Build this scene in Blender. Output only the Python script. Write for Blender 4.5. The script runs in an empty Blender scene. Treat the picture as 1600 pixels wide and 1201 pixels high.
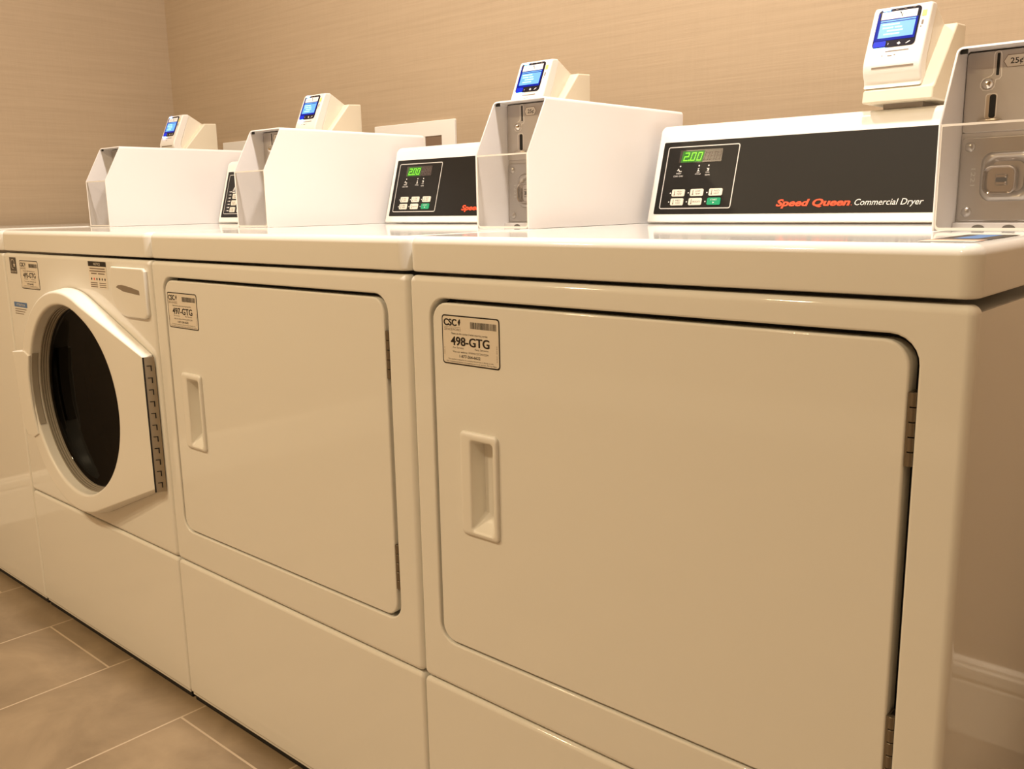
import bpy, bmesh, math, random
from mathutils import Vector, Matrix

random.seed(7)
PI = math.pi
C = bpy.context.scene.collection
W = 0.683                      # machine pitch along the row

# ------------------------------------------------------------------ camera
cam_d = bpy.data.cameras.new('camera')
cam = bpy.data.objects.new('camera', cam_d)
C.objects.link(cam)
yaw, pit, rol, fpx = -0.7294, -0.1956, 0.0185, 1426.25
f = Vector((math.sin(yaw)*math.cos(pit), math.cos(yaw)*math.cos(pit), math.sin(pit)))
r = Vector((math.cos(yaw), -math.sin(yaw), 0))
d = f.cross(r)
r2 = math.cos(rol)*r + math.sin(rol)*d
d2 = -math.sin(rol)*r + math.cos(rol)*d
M = Matrix((r2, -d2, -f)).transposed().to_4x4()
M.translation = Vector((0.889, -0.796, 0.9445))
cam.matrix_world = M
cam_d.sensor_width = 36
cam_d.lens = fpx/1600*36
cam_d.clip_start = 0.02
bpy.context.scene.camera = cam

# ------------------------------------------------------------------ exposure, world, lights
sc = bpy.context.scene
sc.view_settings.view_transform = 'Standard'
sc.view_settings.look = 'None'
sc.view_settings.exposure = 0.05
sc.view_settings.gamma = 1.0
sc.view_settings.use_curve_mapping = False
world = bpy.data.worlds.new('world')
world.use_nodes = True
world.node_tree.nodes['Background'].inputs[0].default_value = (1.0, 0.75, 0.5, 1)
world.node_tree.nodes['Background'].inputs[1].default_value = 0.02
sc.world = world

CEIL = 2.45
LAMP_COL = (1.0, 0.905, 0.825)
ROW_W, FILL_W = 18.0, 16.0
FILL_COL = (1.0, 0.79, 0.49)
LAMPS = [(-1.05, 0.06, ROW_W*0.52), (-0.3, 0.06, ROW_W*0.8), (0.52, 0.06, ROW_W*1.4),
         (-1.45, -1.6, FILL_W*1.35), (-0.5, -1.6, FILL_W*0.9), (0.45, -1.6, FILL_W*0.9)]  # aisle lamps added as warm fill, standing in for wall bounce
for lx, ly, lw in LAMPS:
    ld = bpy.data.lights.new('downlight_beam', 'AREA')
    ld.shape = 'DISK'
    ld.size = 0.13
    ld.energy = lw
    ld.color = LAMP_COL if ly > -0.5 else FILL_COL
    lo = bpy.data.objects.new('downlight_beam', ld)
    lo.location = (lx, ly, CEIL - 0.012)
    C.objects.link(lo)


# ------------------------------------------------------------------ materials
def lin(c):
    return tuple(((v/255)/12.92 if v/255 <= 0.04045 else ((v/255+0.055)/1.055)**2.4) for v in c)


MATS = {}


def mat(name, col, rough=0.5, metal=0.0, emit=None, es=0.0, coat=0.0, spec=0.5):
    if name in MATS:
        return MATS[name]
    m = bpy.data.materials.new(name)
    m.use_nodes = True
    b = m.node_tree.nodes['Principled BSDF']
    b.inputs['Base Color'].default_value = (*col, 1)
    b.inputs['Roughness'].default_value = rough
    b.inputs['Metallic'].default_value = metal
    b.inputs['Specular IOR Level'].default_value = spec
    b.inputs['Coat Weight'].default_value = coat
    if emit:
        b.inputs['Emission Color'].default_value = (*emit, 1)
        b.inputs['Emission Strength'].default_value = es
    MATS[name] = m
    return m


def nodes_of(m):
    return m.node_tree.nodes, m.node_tree.links


def add_bump(m, scale, strength, dist=0.001, vec_scale=(1, 1, 1)):
    n, l = nodes_of(m)
    tc = n.new('ShaderNodeTexCoord')
    mp = n.new('ShaderNodeMapping')
    mp.inputs['Scale'].default_value = vec_scale
    ns = n.new('ShaderNodeTexNoise')
    ns.inputs['Scale'].default_value = scale
    bp = n.new('ShaderNodeBump')
    bp.inputs['Strength'].default_value = strength
    bp.inputs['Distance'].default_value = dist
    l.new(tc.outputs['Object'], mp.inputs['Vector'])
    l.new(mp.outputs['Vector'], ns.inputs['Vector'])
    l.new(ns.outputs['Fac'], bp.inputs['Height'])
    l.new(bp.outputs['Normal'], n['Principled BSDF'].inputs['Normal'])
    return m


ENAMEL = add_bump(mat('white_enamel', (0.82, 0.805, 0.76), 0.07), 5, 0.02, 0.002)
POWDER = add_bump(mat('white_powder_coat', (0.82, 0.795, 0.785), 0.45), 500, 0.08, 0.0005)
PLASTIC = mat('white_plastic', (0.83, 0.81, 0.76), 0.3)
CREAM = mat('cream_plastic', (0.80, 0.74, 0.62), 0.38)
CREAM2 = mat('cream_plastic_dark', (0.74, 0.67, 0.52), 0.42)
BLACKP = mat('black_panel', (0.010, 0.0085, 0.007), 0.42, spec=0.22)
BLACK = mat('black_gap', (0.006, 0.005, 0.004), 0.7)
INK = mat('black_ink', (0.012, 0.008, 0.006), 0.6)
INKG = mat('grey_ink', (0.20, 0.15, 0.11), 0.6)
SILVER = mat('silver_ink', (0.60, 0.57, 0.53), 0.4)
WHITEI = mat('white_ink', (0.78, 0.74, 0.69), 0.5)
REDI = mat('red_ink', (0.85, 0.075, 0.02), 0.5)
GREENB = mat('green_button', (0.0, 0.28, 0.12), 0.4)
BTN = mat('cream_button', (0.72, 0.66, 0.55), 0.4)
PAPER = mat('sticker_paper', (0.78, 0.71, 0.61), 0.5)
BLUEP = mat('blue_print', (0.10, 0.20, 0.42), 0.5)
ORANGEP = mat('salmon_print', (0.75, 0.38, 0.25), 0.5)
DARKP = mat('dark_print', (0.07, 0.06, 0.05), 0.4)
STEEL = mat('brushed_steel', (0.44, 0.41, 0.38), 0.30, 1.0)
CHROME = mat('chrome', (0.80, 0.76, 0.70), 0.07, 1.0)
BRASS = mat('worn_steel', (0.52, 0.46, 0.40), 0.28, 0.8)
HINGE = mat('hinge_steel', (0.36, 0.30, 0.22), 0.36, 0.3)
HINGED = mat('dark_hinge_steel', (0.20, 0.16, 0.115), 0.32, 0.6)
SEAL = mat('grey_seal', (0.68, 0.64, 0.57), 0.6)
RINGM = mat('grey_rubber_ring', (0.26, 0.23, 0.19), 0.3)
CAST = add_bump(mat('cast_grey_metal', (0.50, 0.46, 0.43), 0.42, 0.35), 300, 0.08, 0.0005)
DRUM = mat('dark_drum', (0.02, 0.017, 0.014), 0.4, 0.6)
GRIP_SHADE = mat('grip_shade_grey', (0.42, 0.38, 0.32), 0.35)
LEDW = mat('lit_digit', (0.1, 0.5, 0.02), 0.4, emit=(0.32, 1.0, 0.04), es=0.95)
LEDG = mat('digit_halo', (0.01, 0.08, 0.005), 0.4, emit=(0.025, 0.16, 0.0), es=0.55)
LEDOFF = mat('unlit_window', (0.045, 0.032, 0.027), 0.25)
LEDSEG = mat('unlit_segment', (0.085, 0.06, 0.05), 0.3)
LCD = mat('lit_lcd', (0.05, 0.1, 0.2), 0.3, emit=(0.13, 0.46, 1.0), es=1.0)
LCDT = mat('lcd_text', (0.3, 0.6, 0.7), 0.3, emit=(0.42, 0.92, 1.0), es=1.0)
LCDB = mat('lit_bezel_blue', (0.0, 0.005, 0.04), 0.2, emit=(0.006, 0.012, 0.36), es=1.0, spec=0.15)
BEZEL = mat('dark_bezel', (0.008, 0.007, 0.016), 0.15)
HEADER = mat('white_header', (0.78, 0.74, 0.70), 0.3, emit=(0.8, 0.75, 0.75), es=0.25)
LEDB = mat('blue_led', (0.1, 0.3, 0.8), 0.3, emit=(0.10, 0.34, 1.0), es=16.0)
GLOWPATCH = mat('blue_glow_patch', (0.0, 0.005, 0.05), 0.3, emit=(0.01, 0.03, 0.75), es=1.0, spec=0.15)
LOCKM = mat('dull_chrome', (0.46, 0.41, 0.37), 0.07, 1.0)
YELLOW = mat('yellow_label', (0.80, 0.75, 0.15), 0.5)
GREYPL = mat('grey_bracket', (0.25, 0.20, 0.15), 0.5)
BROWNSLOT = mat('brown_window', (0.21, 0.14, 0.095), 0.35)
LAMPM = mat('lamp_lens', (0.9, 0.9, 0.9), 0.4, emit=LAMP_COL, es=6.0)
BASE_W = mat('baseboard_paint', (0.80, 0.73, 0.60), 0.3)
CEILM = mat('ceiling_paint', (0.78, 0.72, 0.63), 0.8)


def sheen(n, l, lo, hi):
    lw = n.new('ShaderNodeLayerWeight')
    lw.inputs['Blend'].default_value = 0.5
    pw = n.new('ShaderNodeMath')
    pw.operation = 'POWER'
    pw.inputs[1].default_value = 5.0
    ma = n.new('ShaderNodeMath')
    ma.operation = 'MULTIPLY_ADD'
    ma.inputs[1].default_value = hi-lo
    ma.inputs[2].default_value = lo
    l.new(lw.outputs['Facing'], pw.inputs[0])
    l.new(pw.outputs[0], ma.inputs[0])
    return ma


def make_clear():
    m = bpy.data.materials.new('clear_acrylic')
    m.use_nodes = True
    n, l = nodes_of(m)
    n.clear()
    out = n.new('ShaderNodeOutputMaterial')
    tr = n.new('ShaderNodeBsdfTransparent')
    tr.inputs['Color'].default_value = (0.88, 0.86, 0.84, 1)
    gl = n.new('ShaderNodeBsdfGlossy')
    gl.inputs['Roughness'].default_value = 0.05
    df = n.new('ShaderNodeBsdfDiffuse')
    df.inputs['Color'].default_value = (0.55, 0.52, 0.48, 1)
    m1 = n.new('ShaderNodeMixShader')
    m1.inputs[0].default_value = 0.13
    m2 = n.new('ShaderNodeMixShader')
    fr = sheen(n, l, 0.04, 0.5)
    l.new(tr.outputs[0], m1.inputs[1])
    l.new(df.outputs[0], m1.inputs[2])
    l.new(fr.outputs[0], m2.inputs[0])
    l.new(m1.outputs[0], m2.inputs[1])
    l.new(gl.outputs[0], m2.inputs[2])
    l.new(m2.outputs[0], out.inputs['Surface'])
    return m


def make_glass():
    m = bpy.data.materials.new('smoked_glass')
    m.use_nodes = True
    n, l = nodes_of(m)
    n.clear()
    out = n.new('ShaderNodeOutputMaterial')
    tr = n.new('ShaderNodeBsdfTransparent')
    tr.inputs['Color'].default_value = (0.02, 0.017, 0.011, 1)
    gl = n.new('ShaderNodeBsdfGlossy')
    gl.inputs['Roughness'].default_value = 0.02
    m2 = n.new('ShaderNodeMixShader')
    fr = sheen(n, l, 0.02, 0.25)
    l.new(fr.outputs[0], m2.inputs[0])
    l.new(tr.outputs[0], m2.inputs[1])
    l.new(gl.outputs[0], m2.inputs[2])
    l.new(m2.outputs[0], out.inputs['Surface'])
    return m


CLEAR = make_clear()
GLASS = make_glass()
CLEAREDGE = mat('acrylic_edge', (0.80, 0.76, 0.70), 0.3)


def make_wallpaper(name, axis):
    m = mat(name, (0.5, 0.38, 0.25), 0.62, spec=0.3)
    n, l = nodes_of(m)
    b = n['Principled BSDF']
    tc = n.new('ShaderNodeTexCoord')
    a = n.new('ShaderNodeMapping')
    a.inputs['Scale'].default_value = (1.6, 1.6, 70) if axis == 'x' else (1.6, 1.6, 70)
    n1 = n.new('ShaderNodeTexNoise')
    n1.inputs['Scale'].default_value = 1.6
    n1.inputs['Detail'].default_value = 6
    n1.inputs['Roughness'].default_value = 0.65
    a2 = n.new('ShaderNodeMapping')
    a2.inputs['Scale'].default_value = (8, 8, 420)
    n2 = n.new('ShaderNodeTexNoise')
    n2.inputs['Scale'].default_value = 1.4
    n2.inputs['Detail'].default_value = 3
    a3 = n.new('ShaderNodeMapping')
    a3.inputs['Scale'].default_value = (300, 300, 14)
    n3 = n.new('ShaderNodeTexNoise')
    n3.inputs['Scale'].default_value = 1.0
    n3.inputs['Detail'].default_value = 2
    for mp, ns in ((a, n1), (a2, n2), (a3, n3)):
        l.new(tc.outputs['Object'], mp.inputs['Vector'])
        l.new(mp.outputs['Vector'], ns.inputs['Vector'])
    mx = n.new('ShaderNodeMath')
    mx.operation = 'MULTIPLY_ADD'
    mx.inputs[1].default_value = 0.45
    l.new(n2.outputs['Fac'], mx.inputs[0])
    l.new(n1.outputs['Fac'], mx.inputs[2])
    mx2 = n.new('ShaderNodeMath')
    mx2.operation = 'MULTIPLY_ADD'
    mx2.inputs[1].default_value = 0.25
    l.new(n3.outputs['Fac'], mx2.inputs[0])
    l.new(mx.outputs[0], mx2.inputs[2])
    rp = n.new('ShaderNodeValToRGB')
    rp.color_ramp.elements[0].position = 0.55
    rp.color_ramp.elements[1].position = 1.1
    rp.color_ramp.elements[0].color = (0.405, 0.310, 0.206, 1)
    rp.color_ramp.elements[1].color = (0.455, 0.350, 0.236, 1)
    l.new(mx2.outputs[0], rp.inputs[0])
    l.new(rp.outputs[0], b.inputs['Base Color'])
    bp = n.new('ShaderNodeBump')
    bp.inputs['Strength'].default_value = 0.25
    bp.inputs['Distance'].default_value = 0.001
    l.new(mx2.outputs[0], bp.inputs['Height'])
    l.new(bp.outputs['Normal'], b.inputs['Normal'])
    return m


WALLP = make_wallpaper('grasscloth_wallpaper', 'x')


def make_tile():
    m = mat('stone_floor_tile', (0.4, 0.3, 0.2), 0.42)
    n, l = nodes_of(m)
    b = n['Principled BSDF']
    tc = n.new('ShaderNodeTexCoord')
    sp = n.new('ShaderNodeSeparateXYZ')
    cb = n.new('ShaderNodeCombineXYZ')
    l.new(tc.outputs['Object'], sp.inputs[0])
    ax = n.new('ShaderNodeMath')
    ax.inputs[1].default_value = 0.345 + 6.0
    ay = n.new('ShaderNodeMath')
    ay.inputs[1].default_value = 0.641 + 0.2973*20
    l.new(sp.outputs['Y'], ax.inputs[0])
    l.new(sp.outputs['X'], ay.inputs[0])
    l.new(ax.outputs[0], cb.inputs['X'])
    l.new(ay.outputs[0], cb.inputs['Y'])
    br = n.new('ShaderNodeTexBrick')
    br.inputs['Scale'].default_value = 1
    br.inputs['Brick Width'].default_value = 0.6
    br.inputs['Row Height'].default_value = 0.2973
    br.inputs['Mortar Size'].default_value = 0.0022
    br.inputs['Mortar Smooth'].default_value = 0.15
    br.inputs['Bias'].default_value = 0
    br.inputs['Color1'].default_value = (0, 0, 0, 1)
    br.inputs['Color2'].default_value = (1, 1, 1, 1)
    l.new(cb.outputs[0], br.inputs['Vector'])
    n1 = n.new('ShaderNodeTexNoise')
    n1.inputs['Scale'].default_value = 4.2
    n1.inputs['Detail'].default_value = 9
    n1.inputs['Distortion'].default_value = 0.6
    n1.inputs['Roughness'].default_value = 0.62
    l.new(tc.outputs['Object'], n1.inputs['Vector'])
    rp = n.new('ShaderNodeValToRGB')
    rp.color_ramp.elements[0].position = 0.3
    rp.color_ramp.elements[1].position = 0.72
    rp.color_ramp.elements[0].color = (0.19, 0.136, 0.083, 1)
    rp.color_ramp.elements[1].color = (0.35, 0.26, 0.163, 1)
    l.new(n1.outputs['Fac'], rp.inputs[0])
    hs = n.new('ShaderNodeMixRGB')
    hs.blend_type = 'MULTIPLY'
    hs.inputs[0].default_value = 0.10
    l.new(rp.outputs[0], hs.inputs[1])
    l.new(br.outputs['Color'], hs.inputs[2])
    mx = n.new('ShaderNodeMixRGB')
    mx.inputs[2].default_value = (0.46, 0.36, 0.25, 1)
    l.new(br.outputs['Fac'], mx.inputs[0])
    l.new(hs.outputs[0], mx.inputs[1])
    l.new(mx.outputs[0], b.inputs['Base Color'])
    bp = n.new('ShaderNodeBump')
    bp.invert = True
    bp.inputs['Strength'].default_value = 0.4
    bp.inputs['Distance'].default_value = 0.001
    l.new(br.outputs['Fac'], bp.inputs['Height'])
    l.new(bp.outputs['Normal'], b.inputs['Normal'])
    return m


TILE = make_tile()


# ------------------------------------------------------------------ mesh helpers
def obj(name, bm, mats, parent=None, wn=True, ang=32):
    if not isinstance(mats, (list, tuple)):
        mats = [mats]
    bmesh.ops.recalc_face_normals(bm, faces=bm.faces[:])
    me = bpy.data.meshes.new(name)
    bm.to_mesh(me)
    bm.free()
    for m in mats:
        me.materials.append(m)
    me.shade_smooth()
    me.set_sharp_from_angle(angle=math.radians(ang))
    o = bpy.data.objects.new(name, me)
    C.objects.link(o)
    if parent is not None:
        o.parent = parent
    if wn:
        md = o.modifiers.new('weighted_normals', 'WEIGHTED_NORMAL')
        md.keep_sharp = True
    return o


def thing(name, label, cat, loc=(0, 0, 0), group=None):
    o = bpy.data.objects.new(name, None)
    o.empty_display_size = 0.1
    o.location = loc
    C.objects.link(o)
    o['label'] = label
    o['category'] = cat
    if group:
        o['group'] = group
    return o


def struct(name, bm, m, **k):
    o = obj(name, bm, m, **k)
    o['kind'] = 'structure'
    return o


def rr(x0, z0, x1, z1, rad, seg=6):
    """rounded rectangle, counter-clockwise from the lower left corner; rad = one radius or (bl, br, tr, tl)"""
    if not isinstance(rad, (tuple, list)):
        rad = (rad,)*4
    lim = min(x1-x0, z1-z0)/2 - 1e-5
    rad = [max(1e-4, min(q, lim)) for q in rad]
    out = []
    for (cx, cz, a0, q) in ((x0+rad[0], z0+rad[0], PI, rad[0]), (x1-rad[1], z0+rad[1], 1.5*PI, rad[1]),
                            (x1-rad[2], z1-rad[2], 0, rad[2]), (x0+rad[3], z1-rad[3], 0.5*PI, rad[3])):
        for i in range(seg+1):
            a = a0 + 0.5*PI*i/seg
            out.append((cx+q*math.cos(a), cz+q*math.sin(a)))
    return out


def loft(bm, loops, cap0=False, cap1=False, mi=0, close=True):
    vs = [[bm.verts.new(p) for p in lp] for lp in loops]
    n = len(loops[0])
    for a, b in zip(vs[:-1], vs[1:]):
        for i in range(n if close else n-1):
            j = (i+1) % n
            try:
                fc = bm.faces.new((a[i], a[j], b[j], b[i]))
                fc.material_index = mi
            except ValueError:
                pass
    if cap0:
        bm.faces.new(vs[0]).material_index = mi
    if cap1:
        bm.faces.new(vs[-1]).material_index = mi
    return vs


def XZ(pts, y):
    return [(x, y, z) for x, z in pts]


def XY(pts, z):
    return [(x, y, z) for x, y in pts]


def YZ(pts, x):
    return [(x, y, z) for y, z in pts]


def arc_in(rb, k=4):
    """(inset, depth) along a quarter round from side (0, rb) to face (rb, 0)"""
    return [(rb*(1-math.cos(PI/2*i/k)), rb*(1-math.sin(PI/2*i/k))) for i in range(k+1)]


def slab(bm, x0, z0, x1, z1, yf, yb, rad, rb, seg=6, mi=0, k=4):
    """panel in the XZ plane, rounded corners, rounded front edge, front at yf (smaller y)"""
    R = rad if isinstance(rad, (tuple, list)) else (rad,)*4
    loops = [XZ(rr(x0, z0, x1, z1, R, seg), yb)]
    for ins, dep in arc_in(rb, k):
        loops.append(XZ(rr(x0+ins, z0+ins, x1-ins, z1-ins, [max(q-ins, 2e-4) for q in R], seg), yf+dep))
    loft(bm, loops, True, True, mi)


def ring_slab(bm, outer, orad, rb, hole, hrad, ri, yf, yb, seg=6, k=4, hole_loop=None, yhb=None):
    x0, z0, x1, z1 = outer
    loops = [XZ(rr(x0, z0, x1, z1, orad, seg), yb)]
    for ins, dep in arc_in(rb, k):
        loops.append(XZ(rr(x0+ins, z0+ins, x1-ins, z1-ins, max(orad-ins, 2e-4), seg), yf+dep))
    for ins, dep in reversed(arc_in(ri, k)):
        e = ins
        if hole_loop:
            loops.append(XZ(hole_loop(e), yf+dep))
        else:
            hx0, hz0, hx1, hz1 = hole
            loops.append(XZ(rr(hx0-e, hz0-e, hx1+e, hz1+e, hrad+e, seg), yf+dep))
    if hole_loop:
        loops.append(XZ(hole_loop(0), yhb if yhb else yb))
    else:
        loops.append(XZ(rr(*hole, hrad, seg), yhb if yhb else yb))
    loft(bm, loops)


def box(bm, x0, y0, z0, x1, y1, z1, mi=0, bev=0.0):
    vs = [bm.verts.new((x, y, z)) for z in (z0, z1) for y in (y0, y1) for x in (x0, x1)]
    fs = [(0, 2, 3, 1), (4, 5, 7, 6), (0, 1, 5, 4), (2, 6, 7, 3), (0, 4, 6, 2), (1, 3, 7, 5)]
    nf = []
    for q in fs:
        fc = bm.faces.new([vs[i] for i in q])
        fc.material_index = mi
        nf.append(fc)
    if bev > 0:
        ed = list({e for fc in nf for e in fc.edges})
        bmesh.ops.bevel(bm, geom=ed, offset=bev, segments=2, affect='EDGES', profile=0.5, material=mi)


def cyl(bm, p0, p1, rad, seg=20, mi=0, bev=0.0):
    p0, p1 = Vector(p0), Vector(p1)
    ax = (p1-p0).normalized()
    u = ax.orthogonal().normalized()
    v = ax.cross(u)
    L = (p1-p0).length

    def ring(t, q):
        return [tuple(p0+ax*t+(u*math.cos(2*PI*i/seg)+v*math.sin(2*PI*i/seg))*q) for i in range(seg)]
    if bev:
        lp = [ring(0, rad-bev), ring(bev, rad), ring(L-bev, rad), ring(L, rad-bev)]
    else:
        lp = [ring(0, rad), ring(L, rad)]
    loft(bm, lp, True, True, mi)


def lathe(bm, c, ax, prof, seg=32, mi=0, cap0=False, cap1=False):
    c, ax = Vector(c), Vector(ax).normalized()
    u = ax.orthogonal().normalized()
    v = ax.cross(u)
    lp = [[tuple(c+ax*h+(u*math.cos(2*PI*i/seg)+v*math.sin(2*PI*i/seg))*q) for i in range(seg)] for q, h in prof]
    loft(bm, lp, cap0, cap1, mi)


def inset_poly(pts, dd):
    """move a closed polygon's points inward by dd (positive = inward), any orientation"""
    n = len(pts)
    A = sum(pts[i][0]*pts[(i+1) % n][1]-pts[(i+1) % n][0]*pts[i][1] for i in range(n))
    s = 1 if A > 0 else -1
    out = []
    for i in range(n):
        p, q, w = Vector(pts[i-1]), Vector(pts[i]), Vector(pts[(i+1) % n])
        e1, e2 = (q-p).normalized(), (w-q).normalized()
        n1, n2 = Vector((-e1.y, e1.x))*s, Vector((-e2.y, e2.x))*s
        m = n1+n2
        if m.length < 1e-6:
            m = n1
        m.normalize()
        k = dd/max(0.35, m.dot(n1))
        out.append((q.x+m.x*k, q.y+m.y*k))
    return out


def extrude_x(bm, prof, x0, x1, rb, mi=0, k=3):
    """closed (y, z) profile swept along x with rounded ends"""
    arc = arc_in(rb, k)          # (inset, depth)
    loops = []
    for ins, dep in reversed(arc):
        loops.append(YZ(inset_poly(prof, ins), x0+dep))
    for ins, dep in arc:
        loops.append(YZ(inset_poly(prof, ins), x1-dep))
    loft(bm, loops, True, True, mi)


# ------------------------------------------------------------------ flat printing (letters, decals)
def text_geo(body, size, shear=0.0, bold=0.0, sx=1.0, align='LEFT', spacing=1.0):
    cu = bpy.data.curves.new('lettering', 'FONT')
    cu.body = body
    cu.size = size
    cu.shear = shear
    cu.offset = bold
    cu.align_x = align
    cu.space_character = spacing
    cu.resolution_u = 3
    o = bpy.data.objects.new('lettering', cu)
    C.objects.link(o)
    bpy.context.view_layer.update()
    dg = bpy.context.evaluated_depsgraph_get()
    ev = o.evaluated_get(dg)
    me = ev.to_mesh()
    vs = [(v.co.x*sx, v.co.y) for v in me.vertices]
    fs = [tuple(p.vertices) for p in me.polygons]
    ev.to_mesh_clear()
    bpy.data.objects.remove(o)
    bpy.data.curves.remove(cu)
    return vs, fs


class Flat:
    """collects flat coloured shapes on a frame O + u*U + v*V, layered a hair apart along N"""
    def __init__(self, O, U, V, eps=0.00012):
        self.O, self.U, self.V = Vector(O), Vector(U).normalized(), Vector(V).normalized()
        self.N = self.U.cross(self.V).normalized()
        self.bm = bmesh.new()
        self.mats = []
        self.eps = eps

    def mi(self, m):
        if m not in self.mats:
            self.mats.append(m)
        return self.mats.index(m)

    def P(self, u, v, l):
        return self.O+self.U*u+self.V*v+self.N*(l*self.eps)

    def poly(self, pts, m, l=1):
        fc = self.bm.faces.new([self.bm.verts.new(self.P(u, v, l)) for u, v in pts])
        fc.material_index = self.mi(m)

    def rect(self, u0, v0, u1, v1, m, l=1, rad=0.0):
        if rad:
            self.poly(rr(u0, v0, u1, v1, rad, 4), m, l)
        else:
            self.poly([(u0, v0), (u1, v0), (u1, v1), (u0, v1)], m, l)

    def outline(self, u0, v0, u1, v1, rad, w, m, l=2):
        a = [self.bm.verts.new(self.P(u, v, l)) for u, v in rr(u0, v0, u1, v1, rad, 4)]
        b = [self.bm.verts.new(self.P(u, v, l)) for u, v in rr(u0+w, v0+w, u1-w, v1-w, max(rad-w, 1e-4), 4)]
        n = len(a)
        for i in range(n):
            fc = self.bm.faces.new((a[i], a[(i+1) % n], b[(i+1) % n], b[i]))
            fc.material_index = self.mi(m)

    def disc(self, u, v, q, m, l=2, n=12):
        self.poly([(u+q*math.cos(2*PI*i/n), v+q*math.sin(2*PI*i/n)) for i in range(n)], m, l)

    def text(self, body, u, v, size, m, l=3, width=None, rot=0.0, **k):
        vs, fs = text_geo(body, size, **k)
        if width:
            x0 = min(p[0] for p in vs)
            x1 = max(p[0] for p in vs)
            s = width/(x1-x0)
            vs = [((p[0]-x0)*s, p[1]) for p in vs]
        c, s_ = math.cos(rot), math.sin(rot)
        bv = [self.bm.verts.new(self.P(u+p[0]*c-p[1]*s_, v+p[0]*s_+p[1]*c, l)) for p in vs]
        for q in fs:
            try:
                fc = self.bm.faces.new([bv[i] for i in q])
                fc.material_index = self.mi(m)
            except ValueError:
                pass

    def slab_base(self, u0, v0, u1, v1, rad, th, m):
        """a real thin plate under the printing: back at -th .. front at 0"""
        lp = rr(u0, v0, u1, v1, rad, 4)
        a = [tuple(self.O+self.U*u+self.V*v-self.N*th) for u, v in lp]
        b = [tuple(self.P(u, v, 0)) for u, v in lp]
        loft(self.bm, [a, b], True, True, self.mi(m))

    def build(self, name, parent):
        # keep the drawn winding: faces already look along +N
        self.bm.normal_update()
        for fc in self.bm.faces:
            pass
        me = bpy.data.meshes.new(name)
        self.bm.to_mesh(me)
        self.bm.free()
        for m in self.mats:
            me.materials.append(m)
        o = bpy.data.objects.new(name, me)
        C.objects.link(o)
        if parent is not None:
            o.parent = parent
        return o


# ------------------------------------------------------------------ the room
XL, XR, YB, YF, XF = -2.092, 1.15, 0.848, -2.6, 2.6
T = 0.1


def plain_box(name, x0, y0, z0, x1, y1, z1, m):
    bm = bmesh.new()
    box(bm, x0, y0, z0, x1, y1, z1)
    return struct(name, bm, m, wn=False)


plain_box('floor', XL-T, YF-T, -0.1, XF+T, YB+T, 0.0, TILE)
plain_box('ceiling', XL-T, YF-T, CEIL, XF+T, YB+T, CEIL+0.1, CEILM)
plain_box('wall_back', XL-T, YB, 0, XR+T, YB+T, CEIL, WALLP)
plain_box('wall_left', XL-T, YF, 0, XL, YB, CEIL, WALLP)
plain_box('wall_right', XR, -0.10, 0, XR+T, YB, CEIL, WALLP)
plain_box('wall_return', XR+T, -0.10, 0, XF, 0.0, CEIL, WALLP)
plain_box('wall_far_right', XF, YF, 0, XF+T, -0.10, CEIL, WALLP)
plain_box('wall_front', XL, YF-T, 0, XF, YF, CEIL, WALLP)


def baseboard(name, p0, p1, nrm):
    """moulded skirting from p0 to p1 (floor points on the wall), profile out along nrm"""
    prof = [(0.0, 0.0), (0.012, 0.0), (0.012, 0.098), (0.010, 0.101), (0.010, 0.106), (0.0135, 0.109), (0.0135, 0.127),
            (0.010, 0.131), (0.0095, 0.136), (0.004, 0.141), (0.0, 0.142)]
    bm = bmesh.new()
    nv = Vector((nrm[0], nrm[1], 0))
    loops = []
    for p in (p0, p1):
        loops.append([tuple(Vector((p[0], p[1], 0))+nv*a+Vector((0, 0, b))) for a, b in prof])
    loft(bm, loops, True, True)
    return struct(name, bm, BASE_W, wn=False, ang=20)


baseboard('baseboard_back', (XL, YB), (XR, YB), (0, -1))
baseboard('baseboard_left', (XL, YF), (XL, YB), (1, 0))
baseboard('baseboard_right', (XR, -0.10), (XR, YB), (-1, 0))
baseboard('baseboard_front', (XL, YF), (XF, YF), (0, 1))

# recessed ceiling lamps; the aisle row is added front fill
for i, (lx, ly, lw) in enumerate(LAMPS):
    where = ['above the washer with the round door', 'above the middle dryer', 'above the nearest dryer', 'over the aisle near the left wall, added as fill', 'over the middle of the aisle, added as fill',
             'over the right end of the aisle, added as fill'][i]
    t = thing('ceiling_downlight', 'round recessed ceiling downlight ' + where, 'ceiling light', (lx, ly, CEIL), 'recessed ceiling downlights')
    bm = bmesh.new()
    lathe(bm, (0, 0, 0), (0, 0, -1), [(0.092, 0.0), (0.092, 0.006), (0.088, 0.009), (0.072, 0.009), (0.066, 0.004), (0.066, 0.0)])
    obj('trim_ring', bm, PLASTIC, t)
    bm = bmesh.new()
    lathe(bm, (0, 0, 0), (0, 0, -1), [(0.0665, 0.0005), (0.0665, 0.003), (0.03, 0.004)], cap0=True, cap1=True)
    obj('lens', bm, LAMPM, t)

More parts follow.
